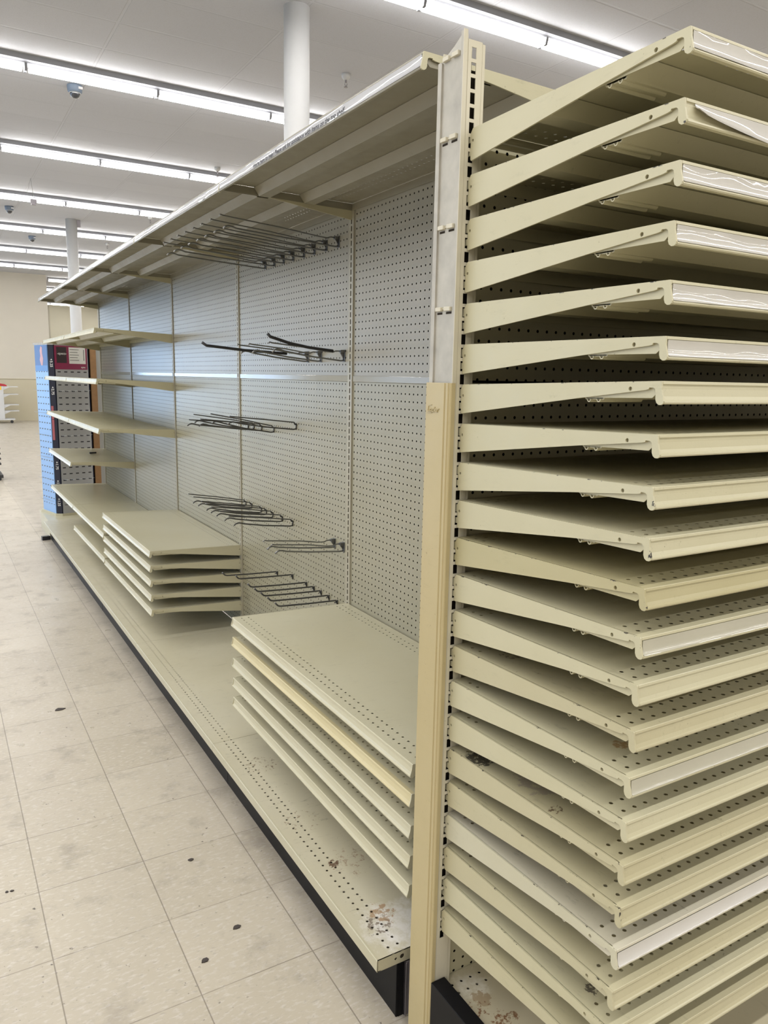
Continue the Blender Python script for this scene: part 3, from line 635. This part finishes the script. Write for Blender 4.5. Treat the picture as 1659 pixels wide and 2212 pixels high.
for i, y in enumerate([55.75, 63.7, 68.6]):
    rod = [[(16.87, 63.95), (13.0, 64.3), (9.9, 64.8), (6.9, 65.6), (6.5, 66.0)], None, [(14.98, 63.7), (7.8, 64.0), (1.7, 64.5), (1.0, 64.95)]][i]
    hook('plate', y, 63.85, 62.55, (6.6, .95), (7.2, 1.15), f'zinc double hook at upper middle height, {Q3[i]} of three'+(', with black curved rod' if rod else ''), 'three plated hooks above the panel joint', rod)
for i, (y, z, dz) in enumerate([(73.2, 52.2, 1.2), (83.2, 51.0, 2.3), (89.2, 50.9, 1.15), (93.3, 50.9, 1.8), (96.4, 50.75, .8)]):
    hook('loop', y, z, z-1.1, (6.8, dz), (6.5+.5*(i % 2), dz*.6+.5), f'grey wire double hook in the tangle below the panel joint, {["nearest, slightly raised", "second nearest, tilted up", "third", "fourth", "furthest"][i]}', 'tangled hooks below the panel joint', mat='dwire')
for i, y in enumerate([74.75, 79.5, 83.97, 87.2, 89.8, 94.98, 98.3]):
    hook('loop', y, 34.95, 33.85, (6.9, 1.5+.08*i), (7.8, 1.15+.05*i), f'dark wire double hook in the cascade above the far low stack, {["nearest", "second nearest", "third", "fourth", "fifth", "sixth", "furthest"][i]}', 'cascade of dark double hooks', mat='dwire')
for i, y in enumerate([55.3, 58.4]):
    hook('plate', y, 34.4, 33.3, (6.65, 1.05), (7.25, .95), f'silver double hook low beside the slotted post, {["nearer", "further"][i]} of two', 'two low silver hooks')
for i, (y, z) in enumerate([(57.2, 24.6), (60.2, 24.65), (63.1, 24.7), (65.9, 24.7), (68.9, 24.7), (74.8, 24.7), (81.9, 23.6)]):
    hook('single', y, z, None, (8.0, 1.15), label=f'black single prong hook at the bottom of the pegboard, {["nearest", "second nearest", "third", "fourth", "fifth", "sixth, set apart", "furthest, lowest"][i]}', group='black prong hooks at the bottom', mat='dwire')

# ------------------------------------------------------------------ glasses display on the far end base
far = empty('end_base', (-1.6, 246.2, 0), label='low almond end base under the glasses display at the far end of the run', cat='shelf base')
b = MB(); b.box(0, 42, 0, 26, 5.2, 6.6); b.box(.2, .6, .3, 25.5, 0, 5.2); b.build('deck', P['clean'], far); MB().box(.8, 41, .8, 25.2, 0, 5.2).build('kick_plate', P['kick'], far)
disp = empty('glasses_display', (8.5, 264, 6.6), label='tall four-sided reading glasses display with pale blue daylit side and grey slotted front', cat='display stand')
def slot_mat(name, col, n_cols, w, rows0, pitch):
    m, nt, nd, lk, b = nodes(name); n = N(nt); xyz = n.xyz(n.coord()); x = n.math('DIVIDE', xyz[0], I); z = n.math('DIVIDE', xyz[2], I)
    u = n.math('MULTIPLY', n.math('ADD', x, w/2), n_cols/w); fu = n.math('SUBTRACT', u, n.math('FLOOR', u)); v = n.math('DIVIDE', n.math('SUBTRACT', z, rows0), pitch); fv = n.math('SUBTRACT', v, n.math('FLOOR', v))
    four = n.math('MODULO', n.math('FLOOR', v), 4.0)
    a = n.math('MULTIPLY', n.math('LESS_THAN', n.math('ABSOLUTE', n.math('SUBTRACT', fu, .5)), .24), n.math('LESS_THAN', n.math('ABSOLUTE', n.math('SUBTRACT', fv, .5)), .085))
    a = n.math('MULTIPLY', a, n.math('LESS_THAN', z, 54.5)); a = n.math('MULTIPLY', a, n.math('GREATER_THAN', z, 4.0))
    lk.new(n.mix(a, col, (.015, .015, .02)), b.inputs['Base Color']); b.inputs['Roughness'].default_value = .35; return m
HH = 63.8; hw = 7.6; ch = 1.3
body = MB(); body.box(-hw, hw, -hw, hw, 0, HH); disp.rotation_euler = (0, 0, math.radians(13.5))
P['navy'] = plain('navy_edge', (.010, .014, .035), .3); P['plum'] = plain('plum_card', (.26, .03, .085), .4)
P['sblue'] = plain('poster_blue', (.025, .10, .30), .3); P['wood'] = plain('oak_laminate', (.30, .16, .06), .5, vary=.3)
core = [(-hw+.2, -hw+ch+.2), (-hw+ch+.2, -hw+.2), (hw-ch-.2, -hw+.2), (hw-.2, -hw+ch+.2), (hw-.2, hw-.2), (-hw+.2, hw-.2)]
MB().prism([core], .8, HH-.6, 'z').build('core', P['navy'], disp)
MB().prism([[(-hw-.5, -hw+ch), (-hw+ch, -hw-.5), (hw+.5, -hw-.5), (hw+.5, hw+.5), (-hw-.5, hw+.5)]], 0, .9, 'z').build('tray', P['clean'], disp)
MB().prism([[(-hw-.2, -hw+ch), (-hw+ch, -hw-.2), (hw+.2, -hw-.2), (hw+.2, hw+.2), (-hw-.2, hw+.2)]], HH-.8, HH, 'z').build('cap', P['galv'], disp)
o = MB().box(-6.0, 6.0, -.12, .12, .9, HH-.8).build('slotted_panel', slot_mat('grey_slotted_panel', (.36, .365, .375), 5, 12.0, .5, 2.35), disp); o.location = (.25*I, -(hw)*I, 0)
o = MB().box(-6.1, 6.1, -.12, .12, .9, HH-.8).build('side_panel', slot_mat('daylit_blue_panel', (.24, .42, .72), 5, 12.2, .5, 2.35), disp); o.rotation_euler = (0, 0, -math.pi/2); o.location = (-hw*I, .4*I, 0)  # blue of this panel is window daylight put into its colour
o = MB().box(-6.8, 6.8, -.12, .12, .9, HH-.8).build('rear_panel', P['wood'], disp, label='wooden side panel'); o.rotation_euler = (0, 0, math.pi/2); o.location = (hw*I, 0, 0)
# edge strip with the strengths
def stick(me, par, x, y, z, xd, yd):
    o = link('lettering', me, par); m = Matrix.Identity(4); zd = Vector(xd).cross(Vector(yd))
    for i in range(3): m[i][0] = xd[i]; m[i][1] = yd[i]; m[i][2] = zd[i]
    m.translation = Vector((x*I, y*I, z*I)); o.matrix_local = m; return o
nx, ny = -math.sqrt(.5), -math.sqrt(.5)
es = MB(); es.prism([[(-hw+.02, -hw+ch+.1), (-hw+ch+.1, -hw+.02), (-hw+ch+.2, -hw+.12), (-hw+.12, -hw+ch+.2)]], .9, HH-.8, 'z'); edge = es.build('edge_strip', P['navy'], disp)
cs = MB(); 
for z0, z1 in ((28.5, 36), (36.2, 41.0)): cs.prism([[(-hw-.0+.0, -hw+ch), (-hw+ch-.7, -hw+.68), (-hw+ch-.6, -hw+.8), (-hw+.1, -hw+ch+.1)]], z0, z1, 'z')
cs.build('colour_band', plain('pink_band', (.38, .10, .12), .4), edge)
for t, z in (('+3.25', 55.5), ('+2.75', 45.5), ('+1.75', 18.0), ('+1.50', 11.0), ('+1.25', 4.2)):
    me = text_mesh(t, 1.35, P['paper'], bold=.02, extrude=.01)
    stick(me, edge, -hw+.35, -hw+ch-.45, z+2.6, (0, 0, -1), (-nx*-1*-1, ny, 0) if False else (math.sqrt(.5), -math.sqrt(.5), 0))
yf = -hw-.14
po = MB().box(-6.0, 6.0, yf-.03, yf, 54.3, 62.8).build('header_card', P['plum'], disp)
MB().box(-5.2, -1.6, yf-.06, yf-.03, 56.6, 62.3).build('dark_panel', plain('charcoal_card', (.05, .035, .04), .4), po)
MB().box(-.7, 5.4, yf-.06, yf-.03, 56.4, 62.3).build('white_card', P['paper'], po)
ln = MB()
for i in range(5): ln.box(-.4, 3.0-.5*(i % 2), yf-.08, yf-.06, 61.4-i*.95, 61.55-i*.95)
ln.box(4.7, 4.9, yf-.08, yf-.06, 57.6, 61.6); ln.build('printed_lines', P['ink'], po)
stick(text_mesh('-specs-', 1.25, P['paper'], bold=.015), po, -5.0, yf-.07, 59.6, (1, 0, 0), (0, 0, 1))
stick(text_mesh('eyes', .9, P['paper'], bold=.01), po, 3.6, yf-.05, 54.9, (1, 0, 0), (0, 0, 1))
xf = -hw-.14
sb = MB().box(xf-.03, xf, -5.7, 6.4, 53.5, 62.9).build('poster', P['sblue'], disp)
MB().box(xf-.05, xf-.03, -5.7, 6.4, 53.5, 55.6).build('lower_band', plain('sky_band', (.05, .19, .48), .3), sb)
MB().prism([[(-1.0, 55.6), (-1.8, 58), (-1.0, 60), (-1.2, 62), (.1, 62.6), (1.2, 61), (.8, 59), (1.6, 57.6), (.4, 55.6)]], xf-.06, xf-.03, 'x').build('printed_figure', plain('pink_skin_print', (.55, .30, .30), .4), sb)
cm = plain('clear_peg', (.62, .66, .70), .2)
pf = MB().tube([(0, 0, 0), (.4, -1.3, .1), (.9, -2.2, .3)], .05, 5).mesh('peg'); pf.materials.append(cm)
pl = MB().tube([(0, 0, 0), (-1.5, 0, .15), (-1.9, 0, .4)], .045, 5).mesh('peg'); pl.materials.append(cm)
for rr in range(6):
    for c in range(5):
        link('display_peg', pf, disp, (-4.8+2.4*c, yf, 5.4+8.2*rr)); link('display_peg', pl, disp, (xf, -4.8+2.4*c, 5.4+8.2*rr))
# a second grey slotted fixture stands behind it
bk = empty('slotted_back_display', (32.8, 290, 0), label='grey slotted display with oak edge, half hidden behind the glasses display', cat='display stand')
MB().box(-8, 8, -.5, 1.5, 7, 74).build('slotted_panel', plain('grey_green_panel', (.33, .34, .32), .45), bk)
sl = MB()
for i in range(9): sl.box(-6, -4.2, -.56, -.5, 60-i*6.5, 60.6-i*6.5); sl.box(-1.5, .3, -.56, -.5, 60-i*6.5, 60.6-i*6.5)  # white bars paint the light coming through the slots
sl.build('lit_slot', P['paper'], bk, kind='stuff'); MB().box(-10.4, -8, -1.5, 2.5, 3, 74).build('edge_board', P['wood'], bk, label='oak edge board'); MB().box(-9, 9, -3, 6, 0, 7).build('base', P['black'], bk)

# ------------------------------------------------------------------ far left: cart and baskets
cart = empty('shelf_cart', (41, 940, 0), label='white rolling end-shelf unit by the back wall at the far left', cat='cart')
MB().box(-30, -4, -10, 10, 5, 42).build('body', P['white'], cart)
for z in (41, 32.5, 20.5, 13.5):
    s = MB(); s.box(-4, 11.5, -9, 9, z, z+.9); s.prism([[(-4, z), (2.5, z), (-4, z-3.2)]], -9, -8.6, 'y'); s.build('shelf', P['white'], cart)
MB().box(-30, 6.5, -10, 10, 3.6, 5.2).build('base', P['white'], cart)
for x in (-26, 3): MB().cyl((x, -9, 1.7), 1.7, 1.2, 16, 'y').build('caster', P['black'], cart)
MB().box(-8.6, -6, -10.3, -10.0, 38, 42).build('yellow_tag', plain('yellow_card', (.85, .55, .04), .5), cart)
b = MB(); b.prism([[(-12, 0), (3, -.6), (3.5, .4), (1.0, 1.8), (-6, 3.0), (-12, 3.2)]], -5, 5, 'y'); b.build('red_bundle', plain('red_plastic', (.40, .02, .03), .4), None, (38, 940, 42.6), label='red flat bundle lying on top of the white rolling unit', cat='bundle')
bd = plain('black_basket', (.03, .03, .032), .5)
BL = ['bottom', 'second lowest', 'third', 'topmost']
me0 = MB().prism([[(-14, 0), (0, 0), (.9, 5.4), (1.7, 5.4), (1.7, 6.2), (-15.7, 6.2), (-15.7, 5.4), (-14.9, 5.4)]], -9, 9, 'y').mesh('basket'); me0.materials.append(bd)
for i in range(4):
    o = link('shopping_basket', me0, None, (-5.9, 428, 3.2+2.9*i), label=f'black shopping basket at the far left edge, {BL[i]} of the nested stack', cat='basket', group='nested shopping baskets')
MB().box(-20, -3.6, 418, 438, 1.4, 3.0).cyl((-5.5, 418, .9), .9, 1, 12, 'y').cyl((-5.5, 437, .9), .9, 1, 12, 'y').build('basket_stand', bd, None, label='black wheeled stand under the nested shopping baskets at the far left', cat='stand')

# ------------------------------------------------------------------ small things on the floor
CH = [(-29.6, 36.2, .55, 'beside a tile corner at the left edge of the photo'), ]
def chip(x, y, s, label, h=.12):
    n = 7; pts = [((s*(.7+.5*random.random()))*math.cos(2*math.pi*i/n), (s*.7*(.7+.5*random.random()))*math.sin(2*math.pi*i/n)) for i in range(n)]
    MB().prism([pts], 0, h, 'z').build('floor_chip', plain('dark_scrap', (.05, .04, .035), .7), None, (x, y, 0), label=label, cat='debris', group='dark chips on the floor')
def floor_pt(px, py):
    d = fw*FPX+r2*(px-829.5)+u2*(1106-py); t = -60.18/d.z; return (-35.24+d.x*t, -47.57+d.y*t)
for px, py, s, lab in [(129, 1533, .9, 'dark scrap on the aisle floor, mid distance, left of the kick plate'), (412, 1858, .35, 'small dark chip on the floor tiles near the middle of the aisle foreground'), (510.7, 2003.8, .45, 'dark square chip on the floor, upper of the two near ones'),
        (442.3, 2075.8, .42, 'dark chip on the floor, lower of the two near ones'), (15, 1927.5, .22, 'pair-forming dark speck at the left edge of the floor'), (26, 1925.5, .2, 'dark speck just right of another one at the left floor edge')]:
    x, y = floor_pt(px, py); chip(x, y, s, lab)
x, y = floor_pt(99, 1166); MB().prism([[(-1.2, -1), (1.5, -.6), (1.2, 1), (-1.4, .7)]], 0, 1.4, 'z').build('door_wedge', P['black'], None, (x, y, 0), label='small black wedge on the floor at the far end of the run', cat='wedge')
